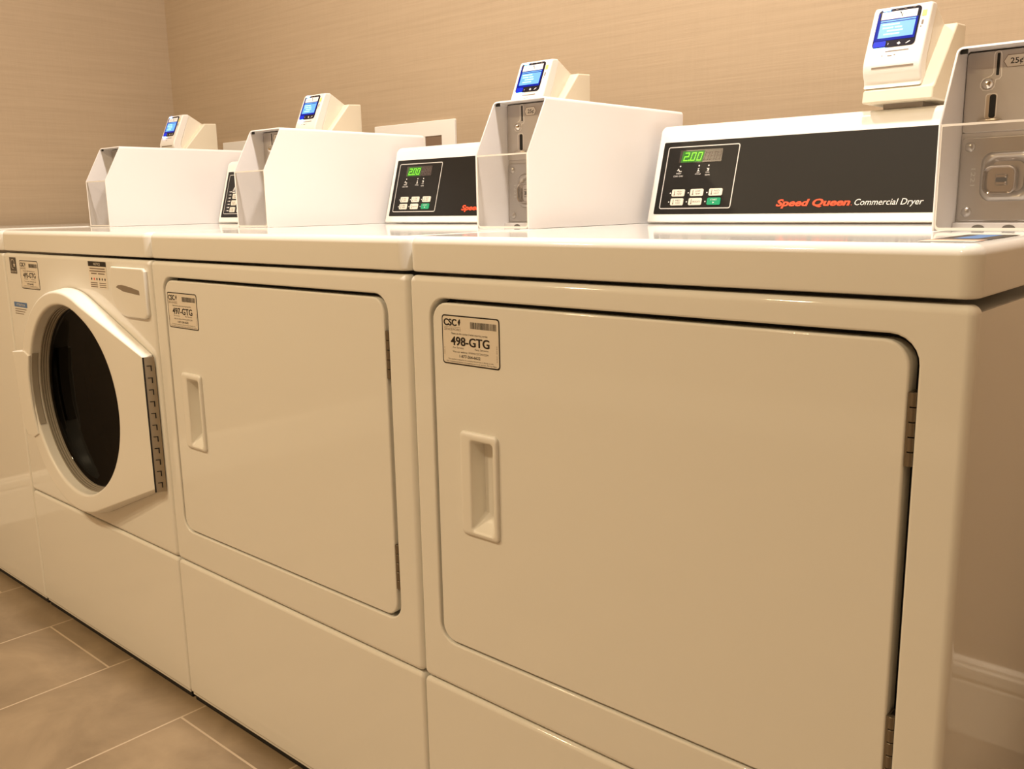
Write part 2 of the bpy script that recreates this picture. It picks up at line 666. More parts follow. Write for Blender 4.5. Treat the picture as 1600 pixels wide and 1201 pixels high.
# white access plates on the back wall
for (px0, px1, lab) in ((-1.0484, -0.7475, 'white wall plate with brown slot, right of the second card reader from left'),
                        (-1.794, -1.493, 'white wall plate low behind the second coin box from left')):
    t = thing('wall_plate', lab, 'wall plate', ((px0+px1)/2, YB, 0.9205), 'white plates on the back wall')
    w2 = (px1-px0)/2
    bm = bmesh.new()
    loops = []
    sx0, sx1, sz0, sz1 = -w2+0.194, -w2+0.254, 0.10, 0.1935
    ring_slab(bm, (-w2, 0, w2, 0.2300), 0.003, 0.0015, (sx0, sz0, sx1, sz1), 0.001, 0.0006, -0.006, 0.0)
    obj('cover', bm, PLASTIC, t)
    bm = bmesh.new()
    box(bm, sx0, -0.0045, sz0, sx1, -0.0005, sz1)
    obj('slot_window', bm, BROWNSLOT, t, wn=False)

# ------------------------------------------------------------------ machine pieces
G = 0.0012                 # half the gap between neighbours
ZL0, ZL1 = 0.8595, 0.9062   # lid
ZM = 0.2952                # gap between upper and bottom front panel


def common_body(t, plain=False):
    bm = bmesh.new()
    x0, x1, zt = G+0.001, W-G-0.001, 0.8500
    # sheet metal shell, open at the front where the panels close it
    for a, b, c, d_, e, g in ((x0, 0.0155, 0.012, x0+0.002, 0.70, zt), (x1-0.002, 0.0155, 0.012, x1, 0.70, zt), (x0+0.002, 0.0155, zt-0.002, x1-0.002, 0.70, zt),
                              (x0+0.002, 0.0155, 0.012, x1-0.002, 0.70, 0.014), (x0+0.002, 0.698, 0.014, x1-0.002, 0.70, zt-0.002)):
        box(bm, a, b, c, d_, e, g, bev=0.0004)
    obj('cabinet', bm, ENAMEL, t)
    for fx in (0.06, W-0.06):
        for fy in (0.07, 0.64):
            bm = bmesh.new()
            cyl(bm, (fx, fy, 0.0), (fx, fy, 0.016), 0.02, 16, bev=0.002)
            obj('levelling_foot', bm, BLACK, t)
    # bottom panel
    bm = bmesh.new()
    slab(bm, G, 0.018, W-G, (ZL0-0.0045 if plain else ZM-0.0014), 0.0, 0.0148, (0.004, 0.004, 0.008, 0.008), 0.006)
    obj('front_panel' if plain else 'bottom_panel', bm, ENAMEL, t)
    bm = bmesh.new()
    box(bm, G+0.004, 0.0035, 0.0130, W-G-0.004, 0.020, 0.0184, bev=0.001)
    obj('base_rail', bm, ENAMEL, t)
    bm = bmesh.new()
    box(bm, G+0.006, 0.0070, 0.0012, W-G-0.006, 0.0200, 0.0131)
    obj('toe_shade_strip', bm, BLACK, t, wn=False)  # black strip put in for the shade under the front
    # lid: rounded plan corners, rounded top edge
    bm = bmesh.new()
    loops = []
    x0, x1, y0, y1 = G, W-G, -0.001, 0.70

    def pl(ins, z):
        return XY(rr(x0+ins, y0+ins, x1-ins, y1-ins, (max(0.017-ins, 5e-4), max(0.017-ins, 5e-4), 0.004, 0.004), 8), z)
    loops.append(pl(0.012, ZL0+0.002))
    loops.append(pl(0.0035, ZL0+0.0015))
    loops.append(pl(0.0012, ZL0+0.0025))
    loops.append(pl(0, ZL0+0.005))
    rt = 0.0105
    for i in range(7):
        a = PI/2*i/6
        loops.append(pl(rt*(1-math.cos(a)), ZL1-rt+rt*math.sin(a)))
    loft(bm, loops, True, True)
    return obj('lid', bm, ENAMEL, t)


SL_Y, SL_Z = 0.0347, 0.119           # slope of the control panel face
UPV = Vector((0, SL_Y, SL_Z)).normalized()
PO = Vector((0.0, 0.5463, 0.9223))   # lower edge of the black panel
HX0, HX1 = 0.0065, 0.5605            # control head ends


def fy(z):
    return PO.y+(z-PO.z)*SL_Y/SL_Z


def control_head(t, washer=False):
    prof = [(0.69, 0.9085), (0.546, 0.9085), (fy(0.911)+0.0006, 0.911), (fy(1.049)+0.0006, 1.049)]
    cy, cz, q = fy(1.049)+0.0200, 1.0495, 0.0195
    for i in range(1, 7):
        a = PI-0.28-(PI/2-0.28)*i/6
        prof.append((cy+q*math.cos(a), cz+q*math.sin(a)))
    prof += [(0.69, 1.0692)]
    bm = bmesh.new()
    extrude_x(bm, prof, HX0, HX1, 0.005, k=4)
    head = obj('control_head', bm, PLASTIC, t)
    F = Flat(PO, (1, 0, 0), UPV)
    px0, px1 = 0.0205, 0.560
    F.slab_base(px0-0.0015, 0.0, px1, 0.1235, 0.002, 0.0009, BLACKP)
    if not washer:
        F.outline(0.0285, 0.0087, 0.162, 0.1152, 0.004, 0.0016, SILVER)
        for u, v in ((0.0573, 0.0812), (0.0929, 0.0811), (0.1108, 0.081)):
            F.disc(u, v, 0.0013, WHITEI)
        # small pictograms and captions
        F.poly([(0.052, 0.0735), (0.0545, 0.0775), (0.057, 0.0735), (0.0556, 0.0735), (0.0545, 0.0755), (0.0534, 0.0735)], WHITEI, 2)
        F.rect(0.0555, 0.0722, 0.061, 0.0732, WHITEI, 2)
        F.text('INSERT', 0.0515, 0.0678, 0.0036, WHITEI, width=0.0095)
        F.text('COINS / CARD', 0.047, 0.0632, 0.0036, WHITEI, width=0.018)
        F.poly([(0.0905, 0.0762), (0.0945, 0.0772), (0.0925, 0.0748)], WHITEI, 2)
        F.poly([(0.0905, 0.072), (0.0925, 0.0748), (0.095, 0.072)], WHITEI, 2)
        F.text('DRY', 0.0905, 0.0700-0.001, 0.003, WHITEI, width=0.005)
        F.text('CYCLE', 0.0875, 0.0660, 0.0032, WHITEI, width=0.0105)
        F.poly([(0.1075, 0.0765), (0.1125, 0.0765), (0.1085, 0.0722), (0.1125, 0.0722)], WHITEI, 2)
        F.text('COOL', 0.107, 0.0685, 0.0032, WHITEI, width=0.007)
        F.text('DOWN', 0.1065, 0.0640, 0.0034, WHITEI, width=0.0085)
        for u, v in ((0.0461, 0.0357), (0.0806, 0.0356), (0.1154, 0.0355), (0.0458, 0.0206), (0.0798, 0.0205), (0.1146, 0.0205)):
            F.disc(u, v, 0.0011, WHITEI)
    else:
        F.outline(0.0285, 0.0087, 0.21, 0.1152, 0.004, 0.0016, SILVER)
        for i in range(7):
            F.disc(0.040, 0.018+0.0085*i, 0.0009, WHITEI)
            F.rect(0.043, 0.0168+0.0085*i, 0.052, 0.0192+0.0085*i, WHITEI, 2)
        F.poly([(0.055, 0.070), (0.062, 0.083), (0.066, 0.070), (0.0635, 0.070), (0.0615, 0.077), (0.058, 0.070)], WHITEI, 2)
        F.rect(0.055, 0.066, 0.068, 0.0685, WHITEI, 2)
    F.build('control_panel', head)
    # buttons
    if not washer:
        rows = [('HIGH', 'TEMP', 0.0498, 0.0298), ('LOW', 'TEMP', 0.0848, 0.0299), ('NO', 'HEAT', 0.1195, 0.0299),
                ('MED', 'TEMP', 0.0497, 0.0146), ('', 'DELICATE', 0.0842, 0.0146), ('START', '', 0.1187, 0.0146)]
    else:
        rows = [('', '', 0.058, 0.0135), ('', '', 0.0595, 0.032), ('', '', 0.061, 0.0495),
                ('', '', 0.092, 0.0135), ('', '', 0.0935, 0.032), ('', '', 0.095, 0.0495)]
    for a, b, u, v in rows:
        m = GREENB if a == 'START' else BTN
        hh = 0.0118 if not washer else 0.0135
        B = Flat(PO+UPV*0+Vector((0, -1, 0))*0, (1, 0, 0), UPV)
        B.O = PO+B.N*0.0014
        B.slab_base(u, v, u+0.0243, v+hh, 0.0022, 0.0013, m)
        if not washer:
            if a == 'START':
                B.text('START', u+0.006, v+0.0072, 0.0038, WHITEI, l=1, width=0.012)
                B.poly([(u+0.0108, v+0.0022), (u+0.0108, v+0.0052), (u+0.0138, v+0.0037)], WHITEI, 1)
            else:
                B.rect(u+0.0045, v+0.0022, u+0.0058, v+0.0098, INKG, 1)
                B.disc(u+0.00515, v+0.0028, 0.0014, INKG, 2, 8)
                if a:
                    B.text(a, u+0.0095, v+0.0065, 0.0042, INK, l=1, width=0.0095)
                B.text(b, u+(0.0095 if a else 0.0072), v+(0.0022 if a else 0.0042), 0.0040, INK, l=1, width=(0.0095 if a else 0.0145))
        else:
            B.rect(u+0.006, v+0.003, u+0.0075, v+0.010, INKG, 1)
            B.rect(u+0.010, v+0.003, u+0.018, v+0.0045, INKG, 1)
            B.rect(u+0.010, v+0.007, u+0.018, v+0.0085, INKG, 1)
        nb = B.build('button', head)
        if a == 'START':
            nb['label'] = 'green start button'
    # time display
    if not washer:
        D = Flat(PO, (1, 0, 0), UPV)
        D.O = PO+D.N*0.0006
        D.slab_base(0.0532, 0.0868, 0.1325, 0.1085, 0.0015, 0.0004, LEDOFF)
        D.poly([(0.0565, 0.0874), (0.0975, 0.0874), (0.0995, 0.1066), (0.0585, 0.1066)], LEDG, 1)
        sh = 0.2

        def seg7(u0, v0, w, h, segs, m, l):
            th = 0.0018

            def S(x, y):
                return (u0+x+y*sh, v0+y)
            bars = {'a': (0, h-th, w, h), 'g': (0, h/2-th/2, w, h/2+th/2), 'd': (0, 0, w, th),
                    'f': (0, h/2, th, h), 'b': (w-th, h/2, w, h), 'e': (0, 0, th, h/2), 'c': (w-th, 0, w, h/2)}
            for s in segs:
                x0, y0, x1, y1 = bars[s]
                g = 0.0002
                D.poly([S(x0+g, y0+g), S(x1-g, y0+g), S(x1-g, y1-g), S(x0+g, y1-g)], m, l)
        seg7(0.0606, 0.0897, 0.0088, 0.0143, 'abged', LEDW, 3)
        D.disc(0.0718, 0.0909, 0.0013, LEDW, 3)
        seg7(0.0735, 0.0897, 0.0088, 0.0143, 'abcdef', LEDW, 3)
        seg7(0.0855, 0.0897, 0.0088, 0.0143, 'abcdef', LEDW, 3)
        for k in range(3):
            seg7(0.0985+0.0108*k, 0.0897, 0.0086, 0.0143, 'abcdefg', LEDSEG, 2)
        D.build('time_display', head)['label'] = 'green lit digits reading 2.00'
        Lt = Flat(PO, (1, 0, 0), UPV)
        for i, du in enumerate((-0.0004, 0.0, 0.0004)):
            for dv in (0.0, 0.0003):
                Lt.text('Speed Queen', 0.2402+du, 0.0110+dv, 0.0146, REDI, l=4+i*0.3+dv*300, width=0.1150, shear=0.22, bold=0.0003)
        Lt.disc(0.3578, 0.0117, 0.0006, REDI, 4, 8)
        Lt.build('brand_lettering', head)['label'] = 'red slanted lettering'
        Lt = Flat(PO, (1, 0, 0), UPV)
        Lt.text('Commercial Dryer', 0.3620, 0.0112, 0.0132, WHITEI, l=4, width=0.0965, shear=0.22, bold=0.0)
        Lt.build('product_lettering', head)['label'] = 'white slanted lettering'
    return head


def coin_box(t):
    xl, xr = W-0.1210, W-0.0135
    th, q = 0.0022, 0.006
    z0, z1, zk = 0.9068, 1.1012, 1.0185

    def path(x0, x1, zt, rad):
        p = [(x0, z0), (x0, zk)]
        for i in range(6):
            a = PI-PI/2*i/5
            p.append((x0+rad+rad*math.cos(a), zt-rad+rad*math.sin(a)))
        for i in range(6):
            a = PI/2-PI/2*i/5
            p.append((x1-rad+rad*math.cos(a), zt-rad+rad*math.sin(a)))
        p += [(x1, zk), (x1, z0)]
        return p
    out, inn = path(xl, xr, z1, q), path(xl+th, xr-th, z1-th, q-th)

    def yfront(z):
        return 0.258 if z <= zk else 0.258+(z-zk)*(0.045/(z1-zk))
    bm = bmesh.new()
    e = 0.0006

    def mk(pts, y):
        return [bm.verts.new((x, yfront(z)+y if y < 0.3 else y, z)) for x, z in pts]
    mid = [((a[0]+b[0])/2, (a[1]+b[1])/2) for a, b in zip(out, inn)]
    ob_, of_ = mk(out, 0.69), mk(out, e)
    if_, ib_ = mk(inn, e), mk(inn, 0.69)
    mf_ = [bm.verts.new((m_[0], yfront(o_[1]), m_[1])) for m_, o_ in zip(mid, out)]
    for a, b in ((ob_, of_), (of_, mf_), (mf_, if_), (if_, ib_)):
        for i in range(len(a)-1):
            bm.faces.new((a[i], a[i+1], b[i+1], b[i]))
    box(bm, xl+th, 0.686, z0, xr-th, 0.69, z1-th)
    cb = obj('coin_box', bm, POWDER, t)
    xi0, xi1 = xl+th+0.0004, xr-th-0.0004

    def X(v):
        return W+v
    # upper cast face with the coin chute
    bm = bmesh.new()
    slab(bm, xi0, 1.012, xi1, 1.0975, 0.331, 0.338, 0.004, 0.0015)
    box(bm, xi0, 0.333, 0.9075, xi1, 0.34, 1.012)
    obj('face_plate', bm, CAST, cb)
    F = Flat((0, 0.3308, 0), (1, 0, 0), (0, 0, 1))
    # bright rim of the chute, then the sunken grey track, then the black slits
    chute = [(-0.0912, 1.0935), (-0.0900, 1.0962), (-0.0868, 1.0972), (-0.0840, 1.0960), (-0.0830, 1.0930), (-0.0818, 1.0700), (-0.0840, 1.0672),
             (-0.0872, 1.0668), (-0.0878, 1.0630), (-0.0884, 1.0592), (-0.0905, 1.0568), (-0.0950, 1.0558), (-0.1000, 1.0565),
             (-0.1030, 1.0600), (-0.1032, 1.0645), (-0.1008, 1.0688), (-0.0960, 1.0706), (-0.0925, 1.0722), (-0.0908, 1.0750)]
    F.poly([(X(a), b) for a, b in chute][::-1], WHITEI, 1)
    ins = inset_poly(chute, 0.0010)
    F.poly([(X(a), b) for a, b in ins][::-1], CAST, 2)
    F.rect(X(-0.0878), 1.0715, X(-0.0848), 1.0945, BLACK, 3, rad=0.0006)
    F.rect(X(-0.0966), 1.0262, X(-0.0845), 1.0530, WHITEI, 1, rad=0.003)
    F.rect(X(-0.0956), 1.0262, X(-0.0854), 1.0520, BRASS, 2, rad=0.0025)
    F.rect(X(-0.0922), 1.0270, X(-0.0858), 1.0518, BLACK, 3, rad=0.0025)
    F.build('coin_chute', cb)
    bm = bmesh.new()
    lathe(bm, (X(-0.0952), 0.3322, 1.0632), (0, -1, 0), [(0.0070*math.cos(a*PI/16), 0.0070*math.sin(a*PI/16)) for a in range(0, 8)]+[(0.0003, 0.0070)], 24, cap1=True)
    obj('release_knob', bm, CHROME, cb)
    bm = bmesh.new()
    lp = []
    for q_, hh in ((0.0125, 0.0), (0.0125, 0.0015), (0.0112, 0.0024), (0.009, 0.0010), (0.0075, 0.0002)):
        lp.append([(X(-0.0905)+q_*math.cos(2*PI*i/24), 0.3285+0.55*q_*math.sin(2*PI*i/24)*0.5, 1.0232+hh) for i in range(24)])
    loft(bm, lp, True, True)
    obj('coin_lip', bm, BRASS, cb)
    # price badge
    P_ = Flat((0, 0.3308, 0), (1, 0, 0), (0, 0, 1))
    hexa = [(-0.0815, 1.0852), (-0.0775, 1.0786), (-0.0610, 1.0786), (-0.0570, 1.0852), (-0.0610, 1.0918), (-0.0775, 1.0918)]
    P_.poly([(X(a), b) for a, b in hexa], INKG, 1)
    P_.poly([(X(a), b) for a, b in inset_poly(hexa, 0.0007)], PAPER, 2)
    P_.text('25\u00a2', X(-0.0745), 1.0824, 0.0082, INK, l=3, width=0.0125, bold=0.0001)
    P_.build('price_badge', cb)
    # lower stamped steel plate with lock and screws
    bm = bmesh.new()
    slab(bm, X(-0.1172), 0.9155, X(-0.0178), 1.0072, 0.3300, 0.3335, 0.004, 0.0014)
    obj('lock_plate', bm, STEEL, cb)
    bm = bmesh.new()
    cx, cz = X(-0.0680), 0.9640
    loops = []
    for s, y in ((1.0, 0.3302), (0.985, 0.3290), (0.95, 0.3272), (0.89, 0.3258), (0.82, 0.3250), (0.76, 0.3254), (0.66, 0.3275), (0.60, 0.3290)):
        hw, hh = 0.0275*s, 0.0270*s
        loops.append(XZ(rr(cx-hw, cz-hh, cx+hw, cz+hh, 0.013*s, 8), y))
    loft(bm, loops, False, True)
    obj('lock_boss', bm, STEEL, cb)
    bm = bmesh.new()
    cx, cz = X(-0.0738), 0.9605
    loops = []
    for s, y in ((1.0, 0.3285), (1.02, 0.3235), (1.0, 0.3208), (0.95, 0.3196), (0.89, 0.3200), (0.84, 0.3220), (0.82, 0.3262)):
        hw, hh = 0.0168*s, 0.0156*s
        loops.append(XZ(rr(cx-hw, cz-hh, cx+hw, cz+hh, 0.0085*s, 8), y))
    loft(bm, loops, False, True)
    for z_ in (0.0018, -0.0062):
        lp = [XZ(rr(cx-0.0045+i_, cz+z_+i_, cx+0.0068-i_, cz+z_+0.0042-i_, 0.0012), y_) for i_, y_ in ((0, 0.3262), (0, 0.3232), (0.0008, 0.3222))]
        loft(bm, lp, False, True)
    obj('lock_cup', bm, LOCKM, cb)
    bm = bmesh.new()
    box(bm, cx-0.0045, 0.3248, cz-0.0020, cx+0.0068, 0.3258, cz+0.0018)
    obj('keyhole', bm, BLACK, cb, wn=False)
    for sx, sz in ((-0.1082, 0.9968), (-0.1074, 0.9256), (-0.0270, 0.9968), (-0.0270, 0.9256)):
        bm = bmesh.new()
        lathe(bm, (X(sx), 0.330, sz), (0, -1, 0), [(0.0056, 0), (0.0052, 0.0012), (0.004, 0.0024), (0.002, 0.0031), (0.0003, 0.0033)], 20, cap1=True)
        obj('screw', bm, STEEL, cb)
    E_ = Flat((0, 0.3298, 0), (1, 0, 0), (0, 0, 1))
    E_.text('1221', X(-0.1052), 0.9735, 0.0066, SILVER, l=1, rot=-PI/2, width=0.019)
    E_.build('stamped_number', cb)
    # bottom flange with two oval openings
    bm = bmesh.new()
    box(bm, xi0, 0.3200, 0.9072, xi1, 0.3335, 0.9140, bev=0.0008)
    obj('bottom_flange', bm, POWDER, cb)
    H_ = Flat((0, 0.3198, 0), (1, 0, 0), (0, 0, 1))
    for hx in (-0.0910, -0.0600, -0.030):
        H_.poly([(X(hx)+0.0068*math.cos(PI*i/10), 0.9080+0.0040*math.sin(PI*i/10)) for i in range(11)], DARKP, 1)
    H_.build('flange_opening', cb)
    bm = bmesh.new()
    box(bm, xl+th+0.0002, 0.3050, z1-th-0.0050, xl+th+0.0075, 0.3075, z1-th-0.0004)
    obj('corner_notch', bm, BLACK, cb, wn=False)
    # clear cover over the lower half, with a pale edge
    bm = bmesh.new()
    x0, x1 = xl+th+0.0002, xr-th-0.0002
    lpo = rr(x0, 0.9075, x1, zk, (0.005, 0.005, 0.0006, 0.0006), 5)
    lpi = rr(x0+0.0014, 0.9075+0.0030, x1-0.0014, zk-0.0024, (0.004, 0.004, 0.0006, 0.0006), 5)
    a = [bm.verts.new((x, 0.2588, z)) for x, z in lpo]
    b = [bm.verts.new((x, 0.2588, z)) for x, z in lpi]
    c_ = [bm.verts.new((x, 0.2612, z)) for x, z in lpo]
    n = len(a)
    for i in range(n):
        j = (i+1) % n
        bm.faces.new((a[i], a[j], b[j], b[i])).material_index = 1
        bm.faces.new((c_[i], c_[j], a[j], a[i])).material_index = 1
    bm.faces.new(b).material_index = 0
    cv = obj('clear_cover', bm, [CLEAR, CLEAREDGE], cb, wn=False)
    cv['label'] = 'clear plastic cover'
    return cb


def service_sticker(parent, O, U, V, w, h, number):
    F = Flat(O, U, V)
    F.rect(0, 0, w, h, INK, 1, rad=0.0045)
    F.rect(0.0017, 0.0017, w-0.0017, h-0.0017, PAPER, 2, rad=0.0034)
    s = w/0.0985
    for i, du in enumerate((-0.0003, 0.0, 0.0003)):
        F.text('CSC', (0.0036+du)*s, h-0.0132*s, 0.0118*s, INK, l=3+i*0.2, width=0.0225*s, bold=0.0003)
        F.text(number+'-GTG', (0.0155+du)*s, h-0.0374*s, 0.0152*s, INK, l=3+i*0.2, width=0.066*s, bold=0.00025)
    F.poly([(0.0283*s, h-0.0085*s), (0.0305*s, h-0.0135*s), (0.0330*s, h-0.0085*s), (0.0322*s, h-0.0040*s), (0.0300*s, h-0.0060*s)], INK, 3)
    F.rect(0.0038*s, h-0.0152*s, 0.033*s, h-0.0148*s, INKG, 3)
    F.text('SERVICEWORKS', 0.0042*s, h-0.0195*s, 0.0046*s, INKG, l=3, width=0.029*s)
    x = 0.050*s
    rnd = random.Random(3)
    while x < 0.0925*s:
        bw = rnd.choice((0.0006, 0.0009, 0.0014))*s
        F.rect(x, h-0.0150*s, min(x+bw, 0.0935*s), h-0.0068*s, INK, 3)
        x += bw+rnd.choice((0.0005, 0.0008))*s
    F.text('Please use this number if when reporting service', 0.0165*s, h-0.0240*s, 0.0036*s, INK, l=3, width=0.062*s)
    F.text('For Service:', 0.019*s, h-0.0415*s, 0.0034*s, INK, l=3, width=0.019*s)
    F.text('Para Servicio:', 0.057*s, h-0.0415*s, 0.0034*s, INK, l=3, width=0.023*s)
    F.text('Visit our website: WWW.CSCSW.COM', 0.0185*s, h-0.0468*s, 0.0036*s, INK, l=3, width=0.061*s)
    F.text('1-877-264-6622', 0.030*s, h-0.0525*s, 0.0050*s, INK, l=3, width=0.036*s, bold=0.0001)
    F.text('This machine is owned by the company that services it. No key on site.', 0.010*s, h-0.0562*s, 0.0024*s, INK, l=3, width=0.078*s)
    F.text('Esta maquina pertenece a la empresa que le da servicio. No hay llave.', 0.007*s, h-0.0592*s, 0.0024*s, INK, l=3, width=0.086*s)
    F.text('FORM 12', 0.0048*s, 0.012*s, 0.0022*s, INKG, l=3, width=0.009*s, rot=PI/2)
    F.text('CSC 0040', 0.0945*s, 0.009*s, 0.0022*s, INKG, l=3, width=0.02*s, rot=PI/2)
    return F.build('service_sticker', parent)


def dryer(k, number, label, hx=0.0, sticker_at=(0.0605, 0.7475), lid_label=False):
    t = thing('commercial_dryer', label, 'dryer', (k*W, 0, 0), 'commercial dryers in the row')
    lid = common_body(t)
    # upper front with the door opening
    ox0, oz0, ox1, oz1 = 0.0385, 0.3615, 0.6395, 0.8292
    bm = bmesh.new()
    ring_slab(bm, (G, ZM+0.0014, W-G, ZL0-0.0030), 0.009, 0.008, (ox0, oz0, ox1, oz1), 0.026, 0.0028, 0.0, 0.0148, yhb=0.024)
    obj('front_panel', bm, ENAMEL, t)
    bm = bmesh.new()                       # dark rebate behind the door
    loops = [XZ(rr(ox0, oz0, ox1, oz1, 0.026), 0.0145), XZ(rr(ox0, oz0, ox1, oz1, 0.026), 0.0262)]
    box(bm, ox0-0.01, 0.0240, oz0-0.01, ox1+0.01, 0.0262, oz1+0.01)
    obj('door_rebate', bm, BLACK, t, wn=False)
    # the door, open behind the handle
    hx0, hz0, hx1, hz1 = 0.1085+hx, 0.5350, 0.1455+hx, 0.6530
    bm = bmesh.new()
    ring_slab(bm, (0.0432, 0.3650, 0.6320, 0.8240), 0.023, 0.0026, (hx0-0.002, hz0-0.002, hx1+0.002, hz1+0.002), 0.004, 0.0005,
              0.0005, 0.0100)
    door = obj('door', bm, ENAMEL, t)
    bm = bmesh.new()
    ring_slab(bm, (0.0440, 0.3658, 0.6312, 0.8232), 0.022, 0.0005, (0.0740, 0.3958, 0.6012, 0.7932), 0.01, 0.0005, 0.0102, 0.0236)
    obj('door_seal', bm, SEAL, door, wn=False)
    bm = bmesh.new()
    px0, pz0, px1, pz1 = 0.0890+hx, 0.5270, 0.1535+hx, 0.6640
    loops = [XZ(rr(px0, pz0, px1, pz1, 0.007), 0.0006)]
    for ins, dep in arc_in(0.0035):
        loops.append(XZ(rr(px0+ins*1.5, pz0+ins*1.5, px1-ins, pz1-ins*1.5, 0.006), -0.0045+dep))
    loops.append(XZ(rr(hx0-0.003, hz0-0.003, hx1+0.003, hz1+0.003, 0.006), -0.0045))
    loops.append(XZ(rr(hx0-0.001, hz0-0.001, hx1+0.001, hz1+0.001, 0.005), -0.0035))
    loops.append(XZ(rr(hx0, hz0, hx1, hz1, 0.005), -0.002))
    loops.append(XZ(rr(hx0+0.0015, hz0+0.009, hx1-0.008, hz1-0.003, 0.004), 0.008))
    loops.append(XZ(rr(hx0+0.0025, hz0+0.019, hx1-0.0215, hz1-0.006, 0.003), 0.0195))
    loft(bm, loops, False, True)
    obj('door_handle', bm, PLASTIC, door, ang=45)
    for hz in (0.7135, 0.4090):
        bm = bmesh.new()
        n = 5
        L = 0.0665/n
        for i in range(n):
            z = hz+i*L
            cyl(bm, (0.6362, 0.0035, z+0.0005), (0.6362, 0.0035, z+L-0.0005), 0.0033, 14, bev=0.0004)
            if i % 2:
                box(bm, 0.6362, 0.0030, z+0.0006, 0.6385, 0.012, z+L-0.0006)
        box(bm, 0.6322, 0.0012, hz+0.0004, 0.6340, 0.0180, hz+0.0661)
        obj('hinge', bm, HINGED, door)
    service_sticker(door, (sticker_at[0], 0.0003, sticker_at[1]), (1, 0, 0), (0, 0, 1), 0.0985, 0.0622, number)
    control_head(t)
    coin_box(t)
    if lid_label:
        F = Flat((0.6215, 0.030, ZL1+0.0002), (1, 0, 0), (0, 1, 0))
        F.rect(0, 0, 0.046, 0.150, PAPER, 1, rad=0.002)
        F.rect(0.0, 0.040, 0.046, 0.150, DARKP, 2)
        F.rect(0.013, 0.056, 0.033, 0.142, BLUEP, 3)
        F.rect(0.0, 0.018, 0.046, 0.034, ORANGEP, 2)
        F.build('lid_sticker', lid)['label'] = 'blue and salmon sticker'
    return t


